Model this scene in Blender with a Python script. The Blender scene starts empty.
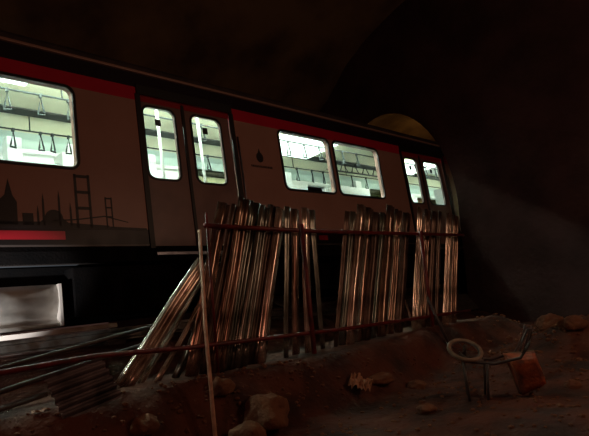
import bpy, bmesh, math, random
from mathutils import Vector, Matrix, noise
random.seed(7)
S = bpy.context.scene
COL = S.collection
V = Vector

# ------------------------------------------------------------------ camera
F = 540.0; CX = 294.5; CY = 218.0; EYE = 1.1
def cam_matrix():
    p = V((823-CX, -(241-CY), -F)); q = V((0, -(241+.105*(823-CX)-CY), -F))
    X = p.normalized(); U = X.cross(q).normalized()
    if U.y < 0: U = -U
    Y = U.cross(X)
    m = Matrix((X, Y, U)).to_4x4()
    m.translation = V((0, 0, EYE))
    return m
cd = bpy.data.cameras.new('camera'); cam = bpy.data.objects.new('camera', cd); COL.objects.link(cam)
cd.sensor_width = 36; cd.lens = F/589*36; cd.clip_start = .05; cd.clip_end = 200
cam.matrix_world = cam_matrix()
S.camera = cam

# ------------------------------------------------------------------ materials
def lin(c):
    return tuple(((v/255)/12.92 if v/255 <= .04045 else ((v/255+.055)/1.055)**2.4) for v in c) + (1,)
def mat(name, rgb, rough=.6, metal=0, noise_s=None, rgb2=None, bump=0, bscale=30, emit=None, estr=0, fac=(.4, .65), spec=.5):
    m = bpy.data.materials.new(name); m.use_nodes = True
    nt = m.node_tree; b = nt.nodes['Principled BSDF']
    b.inputs['Base Color'].default_value = lin(rgb); b.inputs['Roughness'].default_value = rough
    b.inputs['Metallic'].default_value = metal; b.inputs['Specular IOR Level'].default_value = spec
    tc = nt.nodes.new('ShaderNodeTexCoord')
    if rgb2:
        n = nt.nodes.new('ShaderNodeTexNoise'); n.inputs['Scale'].default_value = noise_s; n.inputs['Detail'].default_value = 6
        nt.links.new(tc.outputs['Object'], n.inputs['Vector'])
        r = nt.nodes.new('ShaderNodeValToRGB')
        r.color_ramp.elements[0].position = fac[0]; r.color_ramp.elements[1].position = fac[1]
        r.color_ramp.elements[0].color = lin(rgb); r.color_ramp.elements[1].color = lin(rgb2)
        nt.links.new(n.outputs['Fac'], r.inputs['Fac']); nt.links.new(r.outputs['Color'], b.inputs['Base Color'])
    if bump:
        n2 = nt.nodes.new('ShaderNodeTexNoise'); n2.inputs['Scale'].default_value = bscale; n2.inputs['Detail'].default_value = 8
        nt.links.new(tc.outputs['Object'], n2.inputs['Vector'])
        bp = nt.nodes.new('ShaderNodeBump'); bp.inputs['Strength'].default_value = bump; bp.inputs['Distance'].default_value = .03
        nt.links.new(n2.outputs['Fac'], bp.inputs['Height']); nt.links.new(bp.outputs['Normal'], b.inputs['Normal'])
    if emit:
        b.inputs['Emission Color'].default_value = lin(emit); b.inputs['Emission Strength'].default_value = estr
    return m

def body_paint():
    """train livery: colour bands by height on the body side (object space)"""
    m = bpy.data.materials.new('train_livery'); m.use_nodes = True
    nt = m.node_tree; b = nt.nodes['Principled BSDF']; b.inputs['Roughness'].default_value = .38
    b.inputs['Specular IOR Level'].default_value = .3
    tc = nt.nodes.new('ShaderNodeTexCoord'); sx = nt.nodes.new('ShaderNodeSeparateXYZ')
    nt.links.new(tc.outputs['Object'], sx.inputs[0])
    mp = nt.nodes.new('ShaderNodeMapRange'); mp.inputs['From Min'].default_value = .8; mp.inputs['From Max'].default_value = 3.8
    nt.links.new(sx.outputs['Z'], mp.inputs['Value'])
    r = nt.nodes.new('ShaderNodeValToRGB'); r.color_ramp.interpolation = 'CONSTANT'
    cols = [(.8, (70, 62, 60)), (1.07, (18, 16, 17)), (1.15, (24, 14, 16)), (1.26, (156, 118, 106)), (3.02, (176, 24, 52)), (3.21, (30, 22, 32))]  # red-black band: dimming of the lower red stripe put into its colour
    el = r.color_ramp.elements
    while len(el) < len(cols): el.new(.5)
    for e, (z, c) in zip(el, cols):
        e.position = (z-.8)/3.0
    for e, (z, c) in zip(el, cols): e.color = lin(c)
    nt.links.new(mp.outputs[0], r.inputs['Fac'])
    n = nt.nodes.new('ShaderNodeTexNoise'); n.inputs['Scale'].default_value = 2.2; n.inputs['Detail'].default_value = 7
    nt.links.new(tc.outputs['Object'], n.inputs['Vector'])
    r2 = nt.nodes.new('ShaderNodeMapRange'); r2.inputs['To Min'].default_value = .75; r2.inputs['To Max'].default_value = 1.05
    nt.links.new(n.outputs['Fac'], r2.inputs['Value'])
    mx = nt.nodes.new('ShaderNodeVectorMath'); mx.operation = 'SCALE'
    nt.links.new(r.outputs['Color'], mx.inputs[0]); nt.links.new(r2.outputs[0], mx.inputs['Scale'])
    nt.links.new(mx.outputs[0], b.inputs['Base Color'])
    return m

def glass(name, tint, gloss=.08, clear=.9):
    m = bpy.data.materials.new(name); m.use_nodes = True; nt = m.node_tree
    nt.nodes.clear(); out = nt.nodes.new('ShaderNodeOutputMaterial')
    t = nt.nodes.new('ShaderNodeBsdfTransparent'); t.inputs[0].default_value = lin(tint)
    g = nt.nodes.new('ShaderNodeBsdfGlossy'); g.inputs['Roughness'].default_value = .03
    mx = nt.nodes.new('ShaderNodeMixShader'); mx.inputs[0].default_value = gloss
    nt.links.new(t.outputs[0], mx.inputs[1]); nt.links.new(g.outputs[0], mx.inputs[2]); nt.links.new(mx.outputs[0], out.inputs[0])
    return m

M = dict(
 livery=body_paint(),
 roof=mat('roof_paint', (60, 50, 50), .6, 0, 3, (40, 34, 36)),
 gutter=mat('gutter_metal', (150, 120, 110), .45, .3),
 rubber=mat('black_rubber', (12, 11, 12), .5),
 door=mat('door_paint', (120, 92, 86), .4, 0, 2.5, (104, 80, 76)),
 doorred=mat('door_red_paint', (140, 16, 30), .4),
 steel=mat('brushed_steel', (150, 152, 160), .3, .9, 6, (110, 110, 118)),
 black=mat('dark_print', (20, 13, 15), .5),
 under=mat('underframe_black', (11, 10, 11), .85, 0, 5, (17, 14, 14), .3, 40, spec=.08),
 alu=mat('aluminium_sheet', (206, 202, 196), .3, .25, 4, (168, 164, 160), .15, 3),
 palestrip=mat('pale_strip', (190, 182, 176), .5),
 inwhite=mat('interior_white', (240, 242, 238), .45),
 incream=mat('interior_cream', (244, 240, 206), .5),
 ingreen=mat('interior_pale_green', (218, 236, 226), .45),
 infloor=mat('interior_floor', (90, 96, 104), .6),
 indark=mat('interior_dark_trim', (40, 42, 38), .6),
 strap=mat('strap_grey', (30, 38, 37), .8),
 pole=mat('pole_white', (236, 240, 238), .35),
 seat=mat('seat_blue', (60, 96, 120), .5),
 tube=mat('light_tube', (255, 255, 255), .5, emit=(246, 255, 246), estr=160.0),
 lpanel=mat('light_panel_diffuser', (255, 255, 255), .5, emit=(244, 255, 248), estr=4.0),
 glass=glass('window_glass', (232, 240, 236), .05),
 farglass=glass('far_window_glass', (206, 214, 196), .10),
 sticker=mat('sticker_black', (24, 24, 28), .5),
 concrete=mat('sprayed_concrete', (68, 48, 47), .95, 0, 1.1, (50, 35, 35), .7, 9, spec=.2),
 vault=mat('vault_concrete', (112, 92, 68), .95, 0, .7, (72, 56, 48), .6, 5, spec=.2),
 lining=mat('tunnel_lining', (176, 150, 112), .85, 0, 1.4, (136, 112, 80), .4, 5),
 earth=mat('damp_earth', (88, 50, 36), .95, 0, 2.2, (50, 32, 26), .9, 14, spec=.25),
 ballast=mat('dark_ballast', (44, 40, 38), .9, 0, 14, (66, 60, 56), 1, 30),
 rail=mat('rail_steel', (120, 112, 106), .35, .8, 6, (80, 62, 52)),
 sleeper=mat('sleeper_concrete', (80, 76, 70), .9, 0, 5, (60, 56, 52)),
 redpipe=mat('red_painted_pipe', (104, 14, 12), .5, 0, 9, (66, 14, 12), .2, 40),
 palepole=mat('dusty_pale_pole', (214, 168, 140), .7, 0, 12, (176, 134, 110), .3, 50),
 rock=mat('boulder_stone', (112, 74, 52), .9, 0, 6, (96, 62, 46), .8, 18, spec=.2),
 rust=mat('rusty_sheet', (158, 74, 32), .75, .2, 9, (84, 40, 26), .5, 30),
 frame=mat('barrow_frame', (74, 62, 58), .6, .3, 8, (60, 48, 40)),
 tyre=mat('barrow_tyre', (130, 106, 84), .6, 0, 14, (96, 78, 62)),
 bright=mat('bright_metal', (200, 198, 192), .25, .9),
 darksheet=mat('dark_ribbed_sheet', (112, 100, 102), .5, .5, 5, (46, 40, 42)),
 bag=mat('crumpled_sheeting', (168, 118, 84), .5, 0, 9, (110, 72, 50), .5, 20),
)
def zinc(name, c1, c2, rough, metal=.85):
    return mat(name, c1, rough, metal, 5, c2, .05, 6)
ZN = [zinc('zinc_warm', (190, 158, 138), (96, 74, 62), .25),
      zinc('zinc_grey', (150, 148, 136), (84, 84, 76), .26),
      zinc('zinc_dull', (112, 92, 80), (62, 48, 42), .42, .8),
      zinc('zinc_bright', (240, 220, 204), (150, 122, 104), .24)]
ZRUST = mat('rust_brown_strip', (150, 76, 44), .45, .6, 8, (90, 46, 30), .3, 14)

# ------------------------------------------------------------------ helpers
def link(name, me, m=None, parent=None, loc=None):
    o = bpy.data.objects.new(name, me); COL.objects.link(o)
    if m is not None and me is not None: me.materials.append(m)
    if parent: o.parent = parent
    if loc: o.location = loc
    return o
def build(name, bm, m, parent=None, smooth=False, loc=None, recalc=True):
    if recalc: bmesh.ops.recalc_face_normals(bm, faces=bm.faces)
    me = bpy.data.meshes.new(name); bm.to_mesh(me); bm.free()
    if smooth:
        for p in me.polygons: p.use_smooth = True
    return link(name, me, m, parent, loc)
def tag(o, label=None, cat=None, group=None, kind=None):
    if label: o['label'] = label
    if cat: o['category'] = cat
    if group: o['group'] = group
    if kind: o['kind'] = kind
    return o
def empty(name, loc=(0, 0, 0), rot=(0, 0, 0)):
    o = bpy.data.objects.new(name, None); COL.objects.link(o); o.location = loc; o.rotation_euler = rot
    o.empty_display_size = .1
    return o
def box(bm, a, b, bev=0):
    x0, y0, z0 = a; x1, y1, z1 = b
    vs = [bm.verts.new(p) for p in ((x0,y0,z0),(x1,y0,z0),(x1,y1,z0),(x0,y1,z0),(x0,y0,z1),(x1,y0,z1),(x1,y1,z1),(x0,y1,z1))]
    fs = [bm.faces.new([vs[i] for i in f]) for f in ((0,3,2,1),(4,5,6,7),(0,1,5,4),(1,2,6,5),(2,3,7,6),(3,0,4,7))]
    if bev:
        es = list({e for f in fs for e in f.edges})
        bmesh.ops.bevel(bm, geom=es, offset=bev, segments=2, affect='EDGES', profile=.6)
def tube(bm, pts, r, n=8, closed=False, taper=None):
    pts = [V(p) for p in pts]; rings = []
    N = len(pts)
    for i, p in enumerate(pts):
        if closed: d = pts[(i+1) % N]-pts[i-1]
        else: d = pts[min(i+1, N-1)]-pts[max(i-1, 0)]
        d.normalize()
        a = d.cross(V((0, 0, 1)) if abs(d.z) < .9 else V((1, 0, 0))).normalized(); b = d.cross(a)
        rr = r if taper is None else r*taper[i]
        rings.append([bm.verts.new(p+rr*(math.cos(2*math.pi*k/n)*a+math.sin(2*math.pi*k/n)*b)) for k in range(n)])
    M_ = N if closed else N-1
    for i in range(M_):
        A = rings[i]; B = rings[(i+1) % N]
        for k in range(n): bm.faces.new((A[k], A[(k+1) % n], B[(k+1) % n], B[k]))
    if not closed:
        bm.faces.new(rings[0][::-1]); bm.faces.new(rings[-1])
def extrude_profile(bm, prof, x0, x1, closed=True):
    """prof: (y,z) list, swept along X"""
    A = [bm.verts.new((x0, y, z)) for y, z in prof]; B = [bm.verts.new((x1, y, z)) for y, z in prof]
    n = len(prof)
    for i in range(n if closed else n-1):
        j = (i+1) % n
        bm.faces.new((A[i], A[j], B[j], B[i]))
    if closed: bm.faces.new(A[::-1]); bm.faces.new(B)
def rrect(x0, z0, x1, z1, r, n=5):
    pts = []
    for cx, cz, a0 in ((x1-r, z1-r, 0), (x0+r, z1-r, 90), (x0+r, z0+r, 180), (x1-r, z0+r, 270)):
        for k in range(n+1):
            a = math.radians(a0+90*k/n); pts.append((cx+r*math.cos(a), cz+r*math.sin(a)))
    return pts
def flat(name, outer, holes, y, th, m, parent=None):
    """panel in the XZ plane with holes, thickness th, centred on y"""
    c = bpy.data.curves.new(name, 'CURVE'); c.dimensions = '2D'; c.fill_mode = 'BOTH'; c.extrude = th/2
    for loop in [outer]+list(holes):
        s = c.splines.new('POLY'); s.points.add(len(loop)-1); s.use_cyclic_u = True
        for pt, (x, z) in zip(s.points, loop): pt.co = (x, z, 0, 1)
    tmp = bpy.data.objects.new('tmp', c); COL.objects.link(tmp)
    bpy.context.view_layer.update()
    me = bpy.data.meshes.new_from_object(tmp.evaluated_get(bpy.context.evaluated_depsgraph_get()))
    bpy.data.objects.remove(tmp); bpy.data.curves.remove(c)
    me.transform(Matrix(((1,0,0,0),(0,0,-1,y),(0,1,0,0),(0,0,0,1))))
    me.materials.clear(); me.name = name
    return link(name, me, m, parent)
def copy_tree(o, parent=None):
    c = o.copy(); COL.objects.link(c); c.parent = parent
    for ch in list(o.children): copy_tree(ch, c)
    return c
def rect(x0, z0, x1, z1): return [(x0, z0), (x1, z0), (x1, z1), (x0, z1)]

# ------------------------------------------------------------------ cavern (setting)
XW = 11.6      # plane of the end wall that the train passes through
vp = []
for k in range(41):
    a = math.radians(-4+188*k/40)
    vp.append((3.0+8.9*math.cos(a), 1.6+7.2*math.sin(a)))
bm = bmesh.new()
NX = 60
rows = []
for i in range(NX+1):
    x = -7+(XW+.3+7)*i/NX
    row = []
    for (y, z) in vp:
        d = V((0, y-3, z-1.6)).normalized()
        o = .16*noise.noise(V((x*.7, y*.7, z*.7)))+.05*noise.noise(V((x*3, y*3, z*3)))
        if i % 12 == 0: o += .04
        row.append(bm.verts.new(V((x, y, z))+d*o))
    rows.append(row)
for i in range(NX):
    for k in range(len(vp)-1):
        bm.faces.new((rows[i][k], rows[i+1][k], rows[i+1][k+1], rows[i][k+1]))
tag(build('ceiling', bm, M['vault'], smooth=True), kind='structure')

# portal outline (y,z)
YC = 7.62
def arch(hw, zc, h, n=28, zb=.2):
    pts = [(YC-hw+.12, zb)]
    for k in range(n+1):
        a = math.pi-math.pi*k/n
        pts.append((YC+hw*math.cos(a), zc+h*math.sin(a)))
    pts.append((YC+hw-.12, zb))
    return pts
A0 = arch(1.78, 2.9, 2.63)
# end wall : rings from the arch outwards, bumpy
bm = bmesh.new()
def outward(p, s):
    y, z = p; d = V((y-YC, z-2.2)); d.normalize()
    return (y+d.x*s, z+d.y*s)
rings = []
for s in [0, .05, .15, .3, .5, .8, 1.2, 1.7, 2.3, 3, 3.8, 4.7, 5.7, 7, 8.5, 10.5, 13, 17]:
    ring = []
    for p in A0:
        y, z = outward(p, s)
        x = XW-.02+(.07*noise.noise(V((y*1.3, z*1.3, 5)))+.03*noise.noise(V((y*4, z*4, 9)))) * min(1, s*4)
        if s == 0: x = XW
        ring.append(bm.verts.new((x, y, z)))
    rings.append(ring)
for A, B in zip(rings, rings[1:]):
    for k in range(len(A)-1): bm.faces.new((A[k], A[k+1], B[k+1], B[k]))
tag(build('wall_end', bm, M['concrete'], smooth=True), kind='structure')
# lining of the tunnel beyond
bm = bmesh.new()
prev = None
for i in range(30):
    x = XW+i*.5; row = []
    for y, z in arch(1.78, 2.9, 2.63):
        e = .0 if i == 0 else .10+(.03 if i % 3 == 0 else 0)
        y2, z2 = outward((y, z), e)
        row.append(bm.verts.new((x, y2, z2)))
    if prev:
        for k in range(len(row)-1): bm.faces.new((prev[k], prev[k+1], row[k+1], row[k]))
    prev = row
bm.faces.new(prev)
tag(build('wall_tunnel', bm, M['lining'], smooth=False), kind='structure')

# terrain
def sstep(a, b, t):
    t = max(0, min(1, (t-a)/(b-a))); return t*t*(3-2*t)
def terrain(x, y):
    n1 = noise.noise(V((x*.8, y*.8, 1)))*.08+noise.noise(V((x*2.6, y*2.6, 3)))*.045+noise.noise(V((x*8, y*8, 7)))*.018
    z = 0.0
    yb = 3.95+.10*math.sin(x*1.1)+.06*noise.noise(V((x*1.7, 0, 2)))
    top = .46+.03*sstep(3.4, 2.2, x)-.06*sstep(6.5, 8.5, x)-.32*sstep(8.6, 9.6, x)
    z += top*sstep(yb-.42, yb+.1, y)
    z += .30*sstep(4.9, 5.7, y)
    flat_ = sstep(yb-.1, yb+.2, y)
    mound = .36*math.exp(-((x-8.6)**2/1.6+(y-2.7)**2/.7))+.08*math.exp(-((x-9.9)**2/1.2+(y-3.6)**2/1.0))
    amp = 1-.75*flat_
    return z+n1*amp+mound*(1+1.2*n1)
bm = bmesh.new()
nx, ny = 190, 170
gx = [-5+18*i/nx for i in range(nx+1)]; gy = [-4+16*(j/ny) for j in range(ny+1)]
G = [[bm.verts.new((x, y, terrain(x, y))) for y in gy] for x in gx]
for i in range(nx):
    for j in range(ny):
        bm.faces.new((G[i][j], G[i+1][j], G[i+1][j+1], G[i][j+1]))
tag(build('ground', bm, M['earth'], smooth=True), kind='structure')

# track : ballast, sleepers and rails, canted with the train
TH = math.atan(.07); TO = V((0, 5.8825, .85))
def tl(x, y, z):  # train-local -> world
    return V((x, TO.y+y*math.cos(TH)+z*math.sin(TH), TO.z-y*math.sin(TH)+z*math.cos(TH)))
track = empty('railway_track', TO, (-TH, 0, 0))
tag(track, 'railway track running under the lit metro carriage', 'railway track')
bm = bmesh.new(); extrude_profile(bm, [(-.15, -.45), (.1, -.08), (2.9, -.08), (3.1, -.45)], -5, 24)
build('ballast', bm, M['ballast'], track)
for i in range(48):
    bm = bmesh.new(); x = -4.6+i*.6; box(bm, (x-.12, .35, -.08), (x+.12, 2.65, -.02), .01)
    build('sleeper', bm, M['sleeper'], track)
for y in (.78, 2.22):
    bm = bmesh.new()
    extrude_profile(bm, [(y-.07, -.02), (y+.07, -.02), (y+.07, 0), (y+.012, .02), (y+.012, .09), (y+.035, .10), (y+.035, .14), (y-.035, .14), (y-.035, .10), (y-.012, .09), (y-.012, .02), (y-.07, 0)], -5, 24)
    build('rail', bm, M['rail'], track)

# ------------------------------------------------------------------ train
train = empty('metro_carriage', TO, (-TH, 0, 0))
tag(train, 'dark metro carriage with brightly lit windows and red roof band entering the tunnel mouth', 'train')
X0, X1 = -3.2, 17.0
doors = [(-2.35, -.75), (3.62, 5.17), (9.84, 11.62), (15.0, 16.6)]
wins = [(-.25, 1.10), (1.22, 2.72), (6.17, 7.41), (7.56, 8.93), (12.6, 13.6), (13.7, 14.6)]
panes = {1: [(3.69, 4.17), (4.46, 4.97)], 2: [(9.98, 10.47), (10.76, 11.44)], 0: [(-2.2, -1.7), (-1.4, -.9)], 3: [(15.1, 15.6), (15.9, 16.4)]}
WZ0, WZ1 = 2.0, 3.0
holes = [rrect(a, WZ0, b, WZ1, .09) for a, b in wins]+[rect(a+.0, .98, b, 3.12) for a, b in doors]
flat('body_side', rect(X0, .87, X1, 3.44), holes, .04, .08, M['livery'], train)
fholes = [rrect(a, 2.25, b, 3.32, .09) for a, b in wins]+[rrect(a+.12, 1.9, (a+b)/2-.1, 3.2, .06) for a, b in doors]+[rrect((a+b)/2+.1, 1.9, b-.12, 3.2, .06) for a, b in doors]
flat('far_side', rect(X0, .87, X1, 3.46), fholes, 2.94, .1, M['inwhite'], train)
for a, b in wins:
    w = flat('window_frame', rrect(a-.035, WZ0-.035, b+.035, WZ1+.035, .12), [rrect(a, WZ0, b, WZ1, .09)], -.002, .03, M['rubber'], train)
    flat('window_pane', rrect(a-.01, WZ0-.01, b+.01, WZ1+.01, .09), [], .02, .006, M['glass'], w)
    flat('far_window_pane', rrect(a-.01, 2.24, b+.01, 3.33, .09), [], 2.94, .008, M['farglass'], train)
for di, (a, b) in enumerate(doors):
    mid = (a+b)/2 if di in (0, 3) else {1: 4.32, 2: 10.62}[di]
    for (l, r), (pa, pb) in zip(((a+.02, mid-.008), (mid+.008, b-.02)), panes[di]):
        lf = flat('door_leaf', rect(l, .99, r, 3.12), [rrect(pa, WZ0-.02, pb, WZ1-.02, .1)], .055, .035, M['door'], train)
        flat('door_top_band', rect(l, 2.99+.05, r, 3.115), [], .034, .006, M['doorred'], lf)
        flat('pane_seal', rrect(pa-.03, WZ0-.05, pb+.03, WZ1+.01, .12), [rrect(pa, WZ0-.02, pb, WZ1-.02, .1)], .034, .012, M['rubber'], lf)
        flat('door_pane', rrect(pa-.01, WZ0-.03, pb+.01, WZ1-.01, .1), [], .055, .006, M['glass'], lf)
        st = (pa+pb)/2-.02
        flat('sticker', rrect(st-.045, 2.73, st+.045, 2.83, .01, 2), [], .049, .003, M['sticker'], lf)
    flat('door_seal', rect(mid-.022, .99, mid+.022, 3.1), [], .03, .02, M['rubber'], train)
    # frame round the opening: dark header, bright edge strip on the right
    flat('door_header', rect(a-.03, 3.12, b+.03, 3.25), [], -.006, .03, M['rubber'], train)
    flat('door_jamb', rect(a-.05, .98, a+.02, 3.12), [], .0, .03, M['rubber'], train)
    flat('door_jamb', rect(b-.02, .98, b+.05, 3.12), [], .0, .03, M['rubber'], train)
    bm = bmesh.new(); tube(bm, [(b+.085, -.02, 1.1), (b+.085, -.02, 2.75)], .012, 8)
    build('door_edge_strip', bm, M['steel'], train, True)
    bm = bmesh.new(); box(bm, (a, -.06, .93), (b, .1, .975), .006)
    build('door_step', bm, M['steel'], train)
    if 0 < di < 3:
        for px, dz in ((a+.62, 0), (b-.2, 0)):
            bm = bmesh.new(); tube(bm, [(px, .55, 1.0), (px, .55, 3.4)], .022, 10)
            build('grab_pole', bm, M['pole'], train, True)
# gutter, cant rail, sill
bm = bmesh.new(); box(bm, (X0, -.035, 3.42), (X1, .03, 3.455), .006); build('roof_gutter', bm, M['gutter'], train)
bm = bmesh.new(); extrude_profile(bm, [(-.03, .87), (-.03, 1.0), (.0, 1.06), (.06, 1.06), (.06, .87)], X0, X1); build('side_sill', bm, M['under'], train)
prof = []
for k in range(17):
    a = math.pi-math.pi*k/16
    prof.append((1.5+1.5*math.copysign(abs(math.cos(a))**.75, math.cos(a)), 3.44+.36*math.sin(a)**.8 if k not in (0, 16) else 3.44))
inner = [(1.5+(y-1.5)*.96, z-.035) for y, z in prof]
bm = bmesh.new(); extrude_profile(bm, prof+inner[::-1], X0, X1); build('roof', bm, M['roof'], train, False)
# roof equipment
for xa, xb in ((-1.5, 1.2), (5.2, 8.0), (12.5, 15)):
    bm = bmesh.new(); box(bm, (xa, .8, 3.74), (xb, 2.2, 3.9), .05); build('roof_unit', bm, M['roof'], train)
for x in (X0, X1):
    flat_o = bmesh.new(); box(flat_o, (x-.03, .05, .87), (x+.03, 2.95, 3.5)); build('end_wall', flat_o, M['inwhite'], train)
bm = bmesh.new(); box(bm, (X0, .05, .9), (X1, 2.95, 1.0)); build('floor_panel', bm, M['infloor'], train)
# interior ceiling : profile panels
def strip(name, prof, m, th=.02, x0=X0+.05, x1=X1-.05):
    bm = bmesh.new(); extrude_profile(bm, prof+[(y, z+th) for y, z in prof[::-1]], x0, x1)
    return build(name, bm, m, train)
strip('cove_panel', [(.09, 3.08), (.30, 3.36), (.46, 3.46)], M['ingreen'])
strip('ceiling_panel', [(.72, 3.46), (.95, 3.53), (1.92, 3.56)], M['incream'])
strip('ceiling_gap_trim', [(1.92, 3.54), (2.06, 3.50)], M['indark'])
strip('ceiling_panel', [(2.06, 3.52), (2.30, 3.49), (2.56, 3.44)], M['incream'])
strip('cove_panel', [(2.56, 3.44), (2.74, 3.40), (2.89, 3.30)], M['ingreen'])
strip('lamp_tray', [(.46, 3.46), (.58, 3.49), (.72, 3.46)], M['inwhite'])
bm = bmesh.new(); tube(bm, [(X0+.2, .60, 3.415), (9.3, .60, 3.415)], .028, 10); tube(bm, [(12.2, .60, 3.415), (X1-.2, .60, 3.415)], .028, 10); build('light_tube', bm, M['tube'], train, True)
for (xa, xb) in ((13.4, 16),):
    strip('air_duct_panel', [(.72, 3.44), (1.1, 3.50), (1.7, 3.51)], M['inwhite'], .015, xa, xb)
for (xa, xb, ya, yb_) in ((7.25, 8.9, .74, 1.85), (.2, 2.55, .72, .98), (11.9, 13.2, .8, 1.8)):
    bm = bmesh.new(); box(bm, (xa, ya, 3.425), (xb, yb_, 3.435)); build('light_panel', bm, M['lpanel'], train)
# grab rails
for y, z in ((.9, 3.30), (2.1, 3.28)):
    bm = bmesh.new(); tube(bm, [(X0+.1, y, z), (X1-.1, y, z)], .014, 8); build('grab_rail', bm, M['strap'], train, True)
    x = X0+.5
    while x < X1-.3:
        bm = bmesh.new(); tube(bm, [(x, y, z), (x, y, z+.24)], .01, 6); build('rail_hanger', bm, M['strap'], train, True); x += 1.9
# hand straps
def strap_mesh():
    bm = bmesh.new()
    box(bm, (-.018, -.02, -.03), (.018, .02, .025), .004)
    tube(bm, [(0, 0, -.02), (-.035, 0, -.24), (-.045, 0, -.275), (.045, 0, -.275), (.035, 0, -.24)], .016, 6, closed=True)
    me = bpy.data.meshes.new('hand_strap'); bmesh.ops.recalc_face_normals(bm, faces=bm.faces); bm.to_mesh(me); bm.free()
    me.materials.append(M['strap']); return me
sm = strap_mesh()
near = [1.85, 2.30, 2.71, 3.08, 3.5, 5.3, 5.75, 6.2, 6.6, 6.95, 7.35, 7.8, 8.25, 8.6, 9.0, 9.5, 11.9, 12.4, 12.9, 13.4]
far = [2.3, 2.76, 3.15, 3.33, 3.58, 4.2, 5.9, 6.3, 6.8, 7.3, 7.8, 8.3, 8.8, 9.3, 9.7, 10.2, 10.8, 11.4, 12, 12.6]
for x in near:
    o = link('hand_strap', sm, None, train, (x, .9, 3.29)); o.rotation_euler = (0, random.uniform(-.06, .06), random.uniform(-.5, .5))
for x in far:
    o = link('hand_strap', sm, None, train, (x, 2.1, 3.27)); o.rotation_euler = (0, random.uniform(-.06, .06), random.uniform(-.5, .5))
# far wall : pillars, cabinets, partitions, seats
for x0, x1 in ((2.85, 3.08), (3.80, 3.96), (5.30, 5.5), (8.98, 9.2), (11.7, 11.95)):
    bm = bmesh.new(); box(bm, (x0, 2.66, 1.0), (x1, 2.88, 3.40), .02); build('door_pillar', bm, M['pole'], train)
for x0, x1, z in ((3.55, 4.2, 3.10), (7.6, 8.6, 3.0), (10.4, 11.5, 3.06)):
    bm = bmesh.new(); box(bm, (x0, 2.3, 1.0), (x1, 2.62, z), .02); build('equipment_cabinet', bm, M['inwhite'], train)
for x in (3.45, 5.35, 9.6, 11.85):
    bm = bmesh.new(); box(bm, (x, .12, 1.4), (x+.03, .5, 2.5), .01); build('seat_screen', bm, M['pole'], train)
for a, b in ((.2, 3.3), (5.6, 9.5)):
    for side in (0, 1):
        bm = bmesh.new(); y0 = .12 if side == 0 else 2.4
        box(bm, (a, y0, 1.38), (b, y0+.45, 1.45), .02)
        yb = .1 if side == 0 else 2.8
        box(bm, (a, yb, 1.45), (b, yb+.06, 1.92), .02)
        build('bench_seat', bm, M['seat'], train)
# zig-zag luggage frame seen in the second right-hand window
bm = bmesh.new()
tube(bm, [(9.2, 1.55, 3.36), (11.6, 1.55, 3.36)], .02, 6); tube(bm, [(9.2, 1.55, 3.12), (11.6, 1.55, 3.12)], .02, 6)
xx = 9.25
while xx < 11.5:
    tube(bm, [(xx, 1.55, 3.12), (xx+.14, 1.55, 3.36), (xx+.28, 1.55, 3.12)], .014, 6); xx += .42
build('overhead_frame', bm, M['indark'], train, True)
# skyline print low on the body side
def decal(name, polys, m, y=-.004):
    o = None
    bm = bmesh.new()
    for pl in polys:
        A = [bm.verts.new((x, y, z)) for x, z in pl]; B = [bm.verts.new((x, y+.003, z)) for x, z in pl]
        n = len(pl)
        bm.faces.new(A); bm.faces.new(B[::-1])
        for i in range(n): bm.faces.new((A[i], B[i], B[(i+1) % n], A[(i+1) % n]))
    return build(name, bm, m, train)
sky = [[(-1, 1.26), (3.05, 1.26), (3.05, 1.31), (2.4, 1.34), (1.2, 1.33), (-1, 1.33)], [(3.05, 1.26), (3.55, 1.26), (3.55, 1.285), (3.05, 1.30)]]
sky += [[(1.84, 1.3), (2.03, 1.3), (2.03, 1.55), (1.99, 1.62), (1.95, 1.80), (1.91, 1.62), (1.84, 1.55)]]
sky += [[(2.08, 1.3), (2.19, 1.3), (2.19, 1.43), (2.08, 1.43)]]
dome = [(2.25, 1.33)]+[(2.41+.10*math.cos(math.radians(180-a)), 1.38+.10*math.sin(math.radians(a))) for a in range(0, 181, 20)]+[(2.57, 1.33)]
sky += [dome]
for x, h in ((2.30, 1.66), (2.475, 1.70), (2.60, 1.57), (2.24, 1.52)):
    sky += [[(x-.012, 1.3), (x+.012, 1.3), (x+.010, h-.08), (x, h), (x-.010, h-.08)]]
def btower(x, w, h, t):
    r = [rect(x, 1.28, x+t, h), rect(x+w-t, 1.28, x+w, h)]
    for f in (.96, .66, .36): 
        z = 1.28+(h-1.28)*f; r.append(rect(x, z-t*.6, x+w, z+t*.6))
    return r
sky += btower(2.66, .19, 1.92, .03)+btower(3.02, .09, 1.66, .016)
sky += [[(2.4, 1.36), (2.66, 1.38), (3.0, 1.43), (3.3, 1.36), (3.3, 1.35), (3.0, 1.415), (2.66, 1.365), (2.4, 1.345)]]
decal('skyline_print', sky, M['black'])
# small operator crest and line of lettering
em = [[(5.67+.075*math.cos(math.radians(a)), 2.47+.085*math.sin(math.radians(a))) for a in range(0, 360, 30)]]
em += [[(5.64, 2.54), (5.70, 2.54), (5.67, 2.62)]]
xx = 5.47
while xx < 5.9:
    w = random.choice((.018, .026, .03)); em.append(rect(xx, 2.30, xx+w, 2.335)); xx += w+.012
decal('crest_print', em, M['black'])
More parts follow.
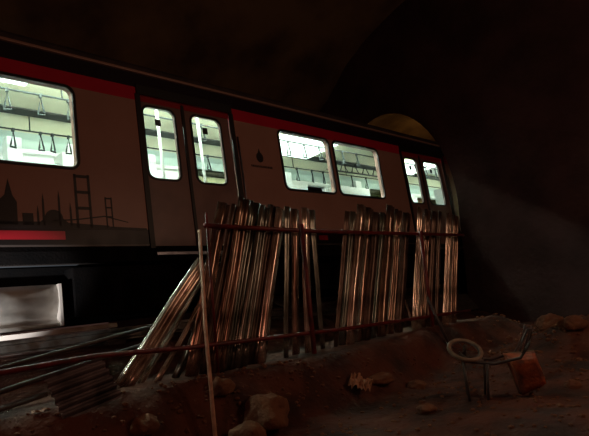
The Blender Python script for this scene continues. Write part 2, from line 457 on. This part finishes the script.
# lower body: red stripe and square on the darkened band, underframe, boxes
decal('red_stripe', [rect(-3, 1.14, 2.52, 1.235)], M['doorred'], -.003)  # stripe is red only along its lit stretch
decal('red_panel', [rect(6.76, 1.14, 6.98, 1.22)], M['doorred'], -.006)
bm = bmesh.new(); box(bm, (X0, .3, .34), (X1, 2.7, .88)); build('underframe', bm, M['under'], train)
for xa, xb in ((2.6, 3.9), (8.6, 10.4), (10.6, 11.4)):
    bm = bmesh.new(); box(bm, (xa, .08, .28), (xb, .3, .84), .02); build('equipment_box', bm, M['under'], train)
bm = bmesh.new(); extrude_profile(bm, [(.16, .655), (.07, .655), (.035, .60), (.02, .52), (.03, .44), (.06, .37), (.10, .31), (.10, .28), (.05, .25), (.03, .235), (.03, .20), (.16, .20)], -1.2, 2.44)
bx = build('equipment_box', bm, M['alu'], train, True); bx['label'] = 'pale shiny metal underfloor box'
bm = bmesh.new(); box(bm, (-1.2, .035, .20), (2.44, .06, .235), .004); box(bm, (2.41, .01, .20), (2.445, .16, .655), .004)
build('box_edging', bm, M['palestrip'], bx)
bm = bmesh.new(); box(bm, (-1.2, -.02, .115), (3.03, .06, .165), .006); build('rail_shine_strip', bm, M['palestrip'], train)  # pale strip in place of the shining rail top, ends where the light ends
# bogie
for cx in (7.4, 14.6, -1.9):
    bm = bmesh.new(); box(bm, (cx-1.3, .38, .42), (cx+1.3, .5, .62), .03); build('bogie_frame', bm, M['under'], train)
    for dx in (-.95, .95):
        for y in (.72, 2.16):
            bm = bmesh.new()
            for r, ya, yb in ((.40, 0, .12), (.43, .12, .15)):
                ra = [bm.verts.new((cx+dx+r*math.cos(k*math.pi/14), y+ya, .55+r*math.sin(k*math.pi/14))) for k in range(28)]
                rb = [bm.verts.new((cx+dx+r*math.cos(k*math.pi/14), y+yb, .55+r*math.sin(k*math.pi/14))) for k in range(28)]
                for k in range(28): bm.faces.new((ra[k], ra[(k+1) % 28], rb[(k+1) % 28], rb[k]))
                bm.faces.new(ra[::-1]); bm.faces.new(rb)
            build('wheel', bm, M['rail'], train)

# ------------------------------------------------------------------ fence
fence = empty('pipe_fence', (3.1, 4.2, .45))
tag(fence, 'red painted two-rail pipe fence standing in front of the steel strips', 'fence')
O = V(fence.location)
def fpart(name, pts, r, m=None, lab=None):
    bm = bmesh.new(); tube(bm, [V(p)-O for p in pts], r, 10); o = build(name, bm, m or M['redpipe'], fence, True)
    if lab: o['label'] = lab
    return o
fpart('top_rail', [(3.12, 4.2, 1.865), (4.6, 4.2, 1.83), (8.35, 4.2, 1.81)], .024)
fpart('bottom_rail', [(.6, 4.2, .78), (2.0, 4.2, .80), (2.85, 4.2, .745), (5.2, 4.2, .655), (8.2, 4.2, .59)], .022)
fpart('post', [(3.14, 4.2, .40), (3.15, 4.2, 1.99)], .013)
fpart('post', [(4.43, 4.165, -.05), (4.44, 4.165, 1.90)], .028)
fpart('post', [(6.95, 4.165, .2), (6.97, 4.165, 1.86)], .026)
bm = bmesh.new(); tube(bm, [(0, 0, -.12), (.19, .28, .82), (.44, .60, 1.72)], .017, 10)
tag(build('pole', bm, M['palepole'], None, True, (2.58, 3.55, .09)), 'thin pale pole leaning on the left end of the red fence', 'pole')
bm = bmesh.new(); tube(bm, [(0, 0, 0), (-.26, .12, .78)], .022, 8)
tag(build('prop', bm, M['frame'], None, True, (6.85, 3.85, .12)), 'dark leaning prop under the right end of the fence', 'prop')

# ------------------------------------------------------------------ steel strips
ST = {
'A': [(3.178,1.527, 2.271,0.509, 0.152), (3.271,1.468, 2.466,0.472, 0.067), (3.294,1.344, 2.616,0.514, 0.060), (3.263,1.151, 2.818,0.567, 0.074), ],
'B': [(3.439,2.116, 2.910,0.545, 0.140), (3.624,2.101, 3.078,0.526, 0.147), (3.727,2.175, 3.192,0.517, 0.152), (3.897,2.158, 3.363,0.507, 0.159), (4.006,2.101, 3.487,0.507, 0.164), (4.194,2.128, 3.659,0.490, 0.172), (4.249,2.089, 3.751,0.496, 0.135), ],
'C': [(4.365,2.117, 4.123,0.470, 0.121), (4.531,2.108, 4.325,0.450, 0.127), (4.649,2.118, 4.482,0.449, 0.132), (4.826,2.108, 4.777,0.451, 0.127), ],
'D': [(5.456,2.101, 4.954,0.461, 0.116), (5.628,2.115, 5.123,0.438, 0.120), (5.774,2.209, 5.217,0.449, 0.137), (5.994,2.185, 5.422,0.458, 0.143), (6.093,2.112, 5.543,0.467, 0.132), (6.311,2.127, 5.736,0.455, 0.122), (6.455,2.228, 5.868,0.476, 0.141), (6.701,2.186, 6.123,0.472, 0.148), (6.849,2.141, 6.287,0.478, 0.136), ],
'E': [(7.232,2.233, 6.672,0.404, 0.146), (7.522,2.221, 6.942,0.401, 0.153), (7.666,2.188, 7.081,0.412, 0.138), (7.921,2.204, 7.342,0.413, 0.144), (8.110,2.172, 7.535,0.465, 0.170), (8.408,2.155, 7.831,0.512, 0.157), ],
}
ZM = {'A': [3, 3, 0, 2], 'B': [0, 2, 0, 1, 1, 2, 3], 'C': [1, 0, 3, 1], 'D': [2, 1, 3, 0, 2, 1, 0, 0, 2], 'E': [3, 0, 2, 2, 3, 0]}
ORD = ['leftmost', 'second from left', 'third from left', 'fourth from left', 'fifth from left', 'sixth from left', 'seventh from left', 'eighth from left', 'ninth from left']
WHERE = {'A': 'low slanting left bundle', 'B': 'wide stack by the pale pole', 'C': 'narrow stack around the red post',
         'D': 'leaning stack below the paired windows', 'E': 'stack nearest the tunnel mouth'}
GRP = {'A': 'slanting steel strips at the left end', 'B': 'steel strips in the fanned stack', 'C': 'steel strips at the middle post', 'D': 'steel strips in the middle-right stack', 'E': 'steel strips by the tunnel mouth'}
LOOK = ['shiny ribbed steel strip', 'grey ribbed steel strip', 'dull brown ribbed steel strip', 'bright ribbed steel strip']
def hat(w, d):
    """cross section (u along width, v depth towards viewer) of a ribbed strip"""
    h = w/2; pts = [(-h, -.004)]
    cs, rw = ((-.52*h, .52*h), .30) if w > .145 else ((0,), .42)
    for c in cs:
        pts += [(c-h*(rw+.1), 0)]+[(c+h*rw*math.cos(math.radians(180-a)), d*(.25+.85*math.sin(math.radians(a)))) for a in (0, 30, 60, 90, 120, 150, 180)]+[(c+h*(rw+.1), 0)]
    return pts+[(h, -.004)]
def steel_strip(T, B, w, m, twist, dep):
    B = V(B); T = V(T); ax = (T-B); L = ax.length; ax.normalize()
    side = V((1, 0, 0)); side = (side-ax*side.dot(ax)).normalized(); out = ax.cross(side).normalized()
    if out.y > 0: out = -out
    Rm = Matrix.Rotation(twist, 3, ax); side = Rm @ side; out = Rm @ out
    bm = bmesh.new(); n = 9; rows = []; ph = random.uniform(0, 6)
    for i in range(n+1):
        t = i/n; bend = .006*math.sin(math.pi*t)*math.sin(ph)+.002*math.sin(t*7+ph)
        tw = .10*math.sin(t*3+ph)
        row = []
        for u, v in hat(w, dep):
            p = ax*(t*L)+side*(u+.004*math.sin(t*9+ph*2))+out*(v+bend+u*tw)
            row.append(bm.verts.new(p))
        rows.append(row)
    for i in range(n):
        for k in range(len(rows[0])-1): bm.faces.new((rows[i][k], rows[i][k+1], rows[i+1][k+1], rows[i+1][k]))
    o = build('steel_strip', bm, m, None, True, B, recalc=False)
    md = o.modifiers.new('thickness', 'SOLIDIFY'); md.thickness = .003; md.offset = 0
    return o
for g, L_ in ST.items():
    for i, (tx, tz, bx_, bz, w) in enumerate(L_):
        off = .045*(i % 2) + (.05 if g == 'A' else 0)
        zi = ZM[g][i]
        tops = tz
        yt = 4.27+off; ybm = 4.295+off
        if g == 'A': yt = 4.30+off; ybm = 4.33+off
        W = w
        bz2 = terrain(bx_, ybm)-.01 if abs(terrain(bx_, ybm)-bz) < .12 else bz
        o = steel_strip((tx, yt, tops), (bx_, ybm, bz2), W, ZN[zi], random.uniform(-.35, .35), .022)
        nw = len(L_)
        pos = 'rightmost' if i == nw-1 else ORD[i]
        tag(o, '%s, %s in the %s' % (LOOK[zi], pos, WHERE[g]), 'steel strip', GRP[g])
# narrow loose strips
LOOSE = [((6.50, 4.33, 1.05), (6.70, 4.30, .44), .05, 3, 'short narrow steel offcut leaning the other way between the two right stacks'),
         ((3.02, 4.24, 1.12), (2.50, 4.24, .50), .03, 3, 'narrow bright angle strip lying over the slanting bundle at left')]
for T, B, w, zi, lab in LOOSE:
    tag(steel_strip(T, B, w, ZN[zi], .3, .012), lab, 'steel strip')

# ------------------------------------------------------------------ dark ribbed sheets and bars lying at left
def ribbed(name, P, w, h, normal_tilt, rotz, m):
    bm = bmesh.new(); N = 44; rows = []
    for j in range(2):
        row = []
        for i in range(N+1):
            u = w*i/N; v = h*j; ph = i % 8
            d = [0, 0, 0, .02, .03, .03, .03, .02][ph]
            row.append(bm.verts.new((v, -d, u)))
        rows.append(row)
    for i in range(N): bm.faces.new((rows[0][i], rows[0][i+1], rows[1][i+1], rows[1][i]))
    o = build(name, bm, m, None, False, P, recalc=False)
    o.rotation_euler = (normal_tilt, -.16, rotz)
    md = o.modifiers.new('thickness', 'SOLIDIFY'); md.thickness = .003; md.offset = 0
    return o
tag(ribbed('roofing_sheet', (1.62, 4.00, .40), .36, .46, -.55, .05, M['darksheet']), 'dark ribbed metal sheet lying tilted at the lower left below the fence rail', 'metal sheet')
BARS = [((1.0, 4.62, .74), (3.1, 4.72, 1.00), .018, 'long dark bar slanting behind the low red rail, upper one at left'),
        ((1.3, 4.50, .62), (2.9, 4.55, .86), .02, 'long dark bar slanting behind the low red rail, lower one at left'),
        ((.7, 3.9, .52), (1.55, 4.1, .60), .02, 'dark bar lying on the ground at the lower left corner')]
for a, b, r, lab in BARS:
    a = V(a); b = V(b)
    bm = bmesh.new(); tube(bm, [(0, 0, 0), b-a], r, 8); tag(build('bar', bm, M['frame'], None, True, a), lab, 'metal bar')

# ------------------------------------------------------------------ rocks and debris
def rock(name, loc, size, seed, m, rot=0, lump=.28):
    bm = bmesh.new(); bmesh.ops.create_icosphere(bm, subdivisions=4, radius=1)
    for v in bm.verts:
        p = v.co.copy(); s = V((seed*3.1, seed*1.7, seed))
        k = 1+lump*noise.noise(p*1.3+s)+.10*noise.noise(p*3.5+s)+.04*noise.noise(p*9+s)
        q = p*k
        q.z = max(q.z, -.55)
        v.co = V((q.x*size[0], q.y*size[1], q.z*size[2]))
    o = build(name, bm, m, None, True, loc); o.rotation_euler = (0, 0, rot); return o
def gz(x, y): return terrain(x, y)
RK = [(3.17, 3.62, (.24, .20, .17), 1, 'large rounded boulder on the ground below the fanned stack', 'boulder'),
      (2.86, 3.52, (.15, .14, .13), 2, 'smaller boulder just right of the pale pole foot', 'boulder'),
      (2.90, 3.86, (.10, .10, .09), 5, 'knobbly stone behind the gap of the two front boulders', 'boulder'),
      (4.82, 3.62, (.18, .12, .07), 3, 'flat reddish stone on the slope right of the crumpled sheeting', 'stone'),
      (5.25, 3.45, (.13, .10, .06), 4, 'low stone farthest right on the slope below the fence', 'stone'),
      (2.16, 3.86, (.10, .10, .09), 6, 'brown stone at the bottom edge left of the pale pole', 'stone'),
      (7.9, 2.6, (.17, .15, .12), 8, 'stone on the rubble mound at the far right', 'stone'),
      (8.5, 3.1, (.22, .16, .14), 9, 'larger stone crowning the rubble mound by the end wall', 'stone'),
      (4.15, 2.65, (.08, .08, .05), 10, 'small stone on the ground left of the wheelbarrow', 'stone'),
      (5.5, 1.9, (.08, .08, .05), 11, 'small stone on the ground right of the wheelbarrow', 'stone')]
for x, y, s, sd, lab, cat in RK:
    tag(rock('boulder' if cat == 'boulder' else 'stone', (x, y, gz(x, y)+s[2]*.38), s, sd, M['rock'], sd), lab, cat)
# crumpled bright sheeting
bm = bmesh.new(); N = 16
g = [[bm.verts.new(((i/N-.5)*.30, (j/N-.5)*.22, .05+.12*abs(noise.noise(V((i*.33, j*.33, 4))))+.05*noise.noise(V((i*.8, j*.8, 2)))+.05*math.sin(i/N*math.pi))) for j in range(N+1)] for i in range(N+1)]
for i in range(N):
    for j in range(N): bm.faces.new((g[i][j], g[i+1][j], g[i+1][j+1], g[i][j+1]))
o = build('sheeting', bm, M['bag'], None, False, (4.40, 3.58, gz(4.40, 3.58)-.02))
o.modifiers.new('thickness', 'SOLIDIFY').thickness = .004; o.rotation_euler = (.35, 0, .6)
tag(o, 'crumpled light brown sheeting on the slope below the red fence post', 'sheeting')
# small gleaming scraps at left
# ------------------------------------------------------------------ wheelbarrow
wbx, wby = 4.84, 2.33
wb = empty('wheelbarrow', (wbx, wby, gz(wbx, wby)), (0, 0, math.atan2(-.86, .5)))
tag(wb, 'tipped rusty wheelbarrow on the ground right of the fence', 'wheelbarrow')
c = V((-.23, 0, .44)); n_ = V((.25, -.50, .85)).normalized(); a_ = n_.cross(V((0, 1, 0))).normalized(); b_ = n_.cross(a_)
bm = bmesh.new(); tube(bm, [c+.145*(math.cos(t*math.pi/16)*a_+math.sin(t*math.pi/16)*b_) for t in range(32)], .02, 8, closed=True)
wh = build('tyre', bm, M['tyre'], wb, True)
bm = bmesh.new(); tube(bm, [c+.125*(math.cos(t*math.pi/16)*a_+math.sin(t*math.pi/16)*b_) for t in range(32)], .008, 6, closed=True)
tube(bm, [c-n_*.05, c+n_*.05], .02, 8)
for k in range(6):
    t = k*math.pi/3; tube(bm, [c, c+.125*(math.cos(t)*a_+math.sin(t)*b_)], .004, 5)
build('wheel_rim', bm, M['frame'], wh, True)
for s in (-1, 1):
    bm = bmesh.new(); tube(bm, [(-.28, s*.05, .42), (-.20, s*.10, .345), (.0, s*.15, .32), (.22, s*.18, .36), (.30, s*.2, .47), (.35, s*.2, .60)], .013, 8)
    build('frame_tube', bm, M['frame'], wb, True)
    bm = bmesh.new(); tube(bm, [(-.26, s*.12, .35), (-.255, s*.15, .0)], .012, 8); tube(bm, [(-.06, s*.15, .32), (-.10, s*.17, 0)], .012, 8)
    build('leg', bm, M['frame'], wb, True)
bm = bmesh.new(); tube(bm, [(.24, -.2, .40), (.30, -.2, .52), (.335, -.2, .60), (.31, -.2, .60), (.26, -.2, .52), (.22, -.2, .42)], .010, 8, closed=True)
build('handle', bm, M['frame'], wb, True)
bm = bmesh.new(); box(bm, (-.24, -.10, .335), (-.08, .10, .36), .01); o = build('highlight_plate', bm, M['bright'], wb); o['label'] = 'bright plate standing in for a silver highlight'  # pale plate added as the silver highlight on the frame
# tray, tipped on edge: open tapered pan
bm = bmesh.new()
ro = [V((.12, .16, .36)), V((.38, .16, .37)), V((.44, .16, .12)), V((.20, .14, .0))]
ri = [V((.15, -.14, .33)), V((.35, -.16, .34)), V((.40, -.12, .12)), V((.21, -.10, .03))]
a = [bm.verts.new(p) for p in ro]; b = [bm.verts.new(p) for p in ri]
for i in range(4): bm.faces.new((a[i], a[(i+1) % 4], b[(i+1) % 4], b[i]))
bm.faces.new(b)
bmesh.ops.subdivide_edges(bm, edges=bm.edges[:], cuts=5, use_grid_fill=True)
for v in bm.verts: v.co += V((noise.noise(v.co*7), noise.noise(v.co*7+V((5, 0, 0))), noise.noise(v.co*7+V((0, 5, 0)))))*.018
tr = build('tray', bm, M['rust'], wb, True); tr.modifiers.new('thickness', 'SOLIDIFY').thickness = .006
tr['label'] = 'rust-orange dented tray'
bm = bmesh.new(); tube(bm, ro, .010, 8, closed=True); build('tray_rim', bm, M['tyre'], tr, True)

for (x, y, ln, rz, mk, lab) in ((1.16, 4.36, .07, .2, 'bright', 'small gleaming metal scrap on the ground at the far left edge'),
        (1.36, 4.34, .09, .5, 'bright', 'small gleaming metal scrap just right of the edge one at far left'),
        (1.50, 4.08, .12, -.1, 'bag', 'yellowish bent scrap on the ground at the lower left'),
        (1.66, 3.90, .06, .3, 'bag', 'smallest brown scrap lying lowest at the lower left')):
    bm = bmesh.new(); n = 8
    up = [[bm.verts.new((ln*(i/n-.5), sd*.014*(1+.3*math.sin(i*2)), .012+.010*math.sin(i*1.3+sd))) for i in range(n+1)] for sd in (-1, 0, 1)]
    for a in range(2):
        for i in range(n): bm.faces.new((up[a][i], up[a][i+1], up[a+1][i+1], up[a+1][i]))
    o = build('metal_scrap', bm, M[mk], None, False, (x, y, gz(x, y)+.005)); o.rotation_euler = (0, 0, rz)
    o.modifiers.new('thickness', 'SOLIDIFY').thickness = .003
    tag(o, lab, 'scrap')
# rubble too small to count
bm = bmesh.new()
for k in range(1500):
    if k < 900: x = random.uniform(2.2, 9.5); y = random.uniform(1.2, 3.9)
    elif k < 1250: x = random.gauss(8.7, .9); y = random.gauss(2.9, .6)
    else: x = random.uniform(1.0, 4); y = random.uniform(3.6, 4.15)
    x = min(x, 11.2)
    r = random.uniform(.008, .03)*(1.6 if k > 900 and k < 1250 else 1)
    mt = Matrix.Translation((x, y, terrain(x, y)+r*.2)) @ Matrix.Rotation(random.uniform(0, 6), 4, 'Z') @ Matrix.Diagonal((1, random.uniform(.5, 1), random.uniform(.4, .8), 1))
    bmesh.ops.create_icosphere(bm, subdivisions=1, radius=r, matrix=mt)
tag(build('rubble', bm, M['rock'], None), 'loose gravel and broken stones scattered over the earth', 'rubble', kind='stuff')

# ------------------------------------------------------------------ lights
def point(name, loc, col, e, r=.1):
    l = bpy.data.lights.new(name, 'POINT'); l.color = col; l.energy = e; l.shadow_soft_size = r
    o = bpy.data.objects.new(name, l); COL.objects.link(o); o.location = loc; return o
def spot(name, loc, to, col, e, ang, r=.05, blend=.2):
    l = bpy.data.lights.new(name, 'SPOT'); l.color = col; l.energy = e; l.shadow_soft_size = r
    l.spot_size = math.radians(ang); l.spot_blend = blend
    o = bpy.data.objects.new(name, l); COL.objects.link(o); o.location = loc
    o.rotation_euler = (V(to)-V(loc)).to_track_quat('-Z', 'Y').to_euler(); return o
point('sodium_tint_light', (6.8, -.8, 3.9), (1, .58, .38), 85, .14)
point('sodium_tint_light', (5.2, -1.0, 2.5), (1, .56, .36), 66, .14)  # second lamp, added to stretch the highlights along the strips
point('site_lamp', (-2.2, 1.2, 3.0), (1, .40, .25), 58, .2)
point('tunnel_lamp', (13.6, 6.7, 4.72), (1, .55, .2), 7, .12)
spot('trackside_lamp', (.75, 5.0, 1.0), (1.5, 5.9, 1.30), (1, 1, .97), 230, 50, .04, .25)

w = bpy.data.worlds.new('world'); S.world = w; w.use_nodes = True
w.node_tree.nodes['Background'].inputs[0].default_value = (1, .5, .4, 1)
w.node_tree.nodes['Background'].inputs[1].default_value = .03
S.view_settings.view_transform = 'Standard'; S.view_settings.look = 'None'
S.view_settings.exposure = 0; S.view_settings.gamma = 1; S.view_settings.use_curve_mapping = False
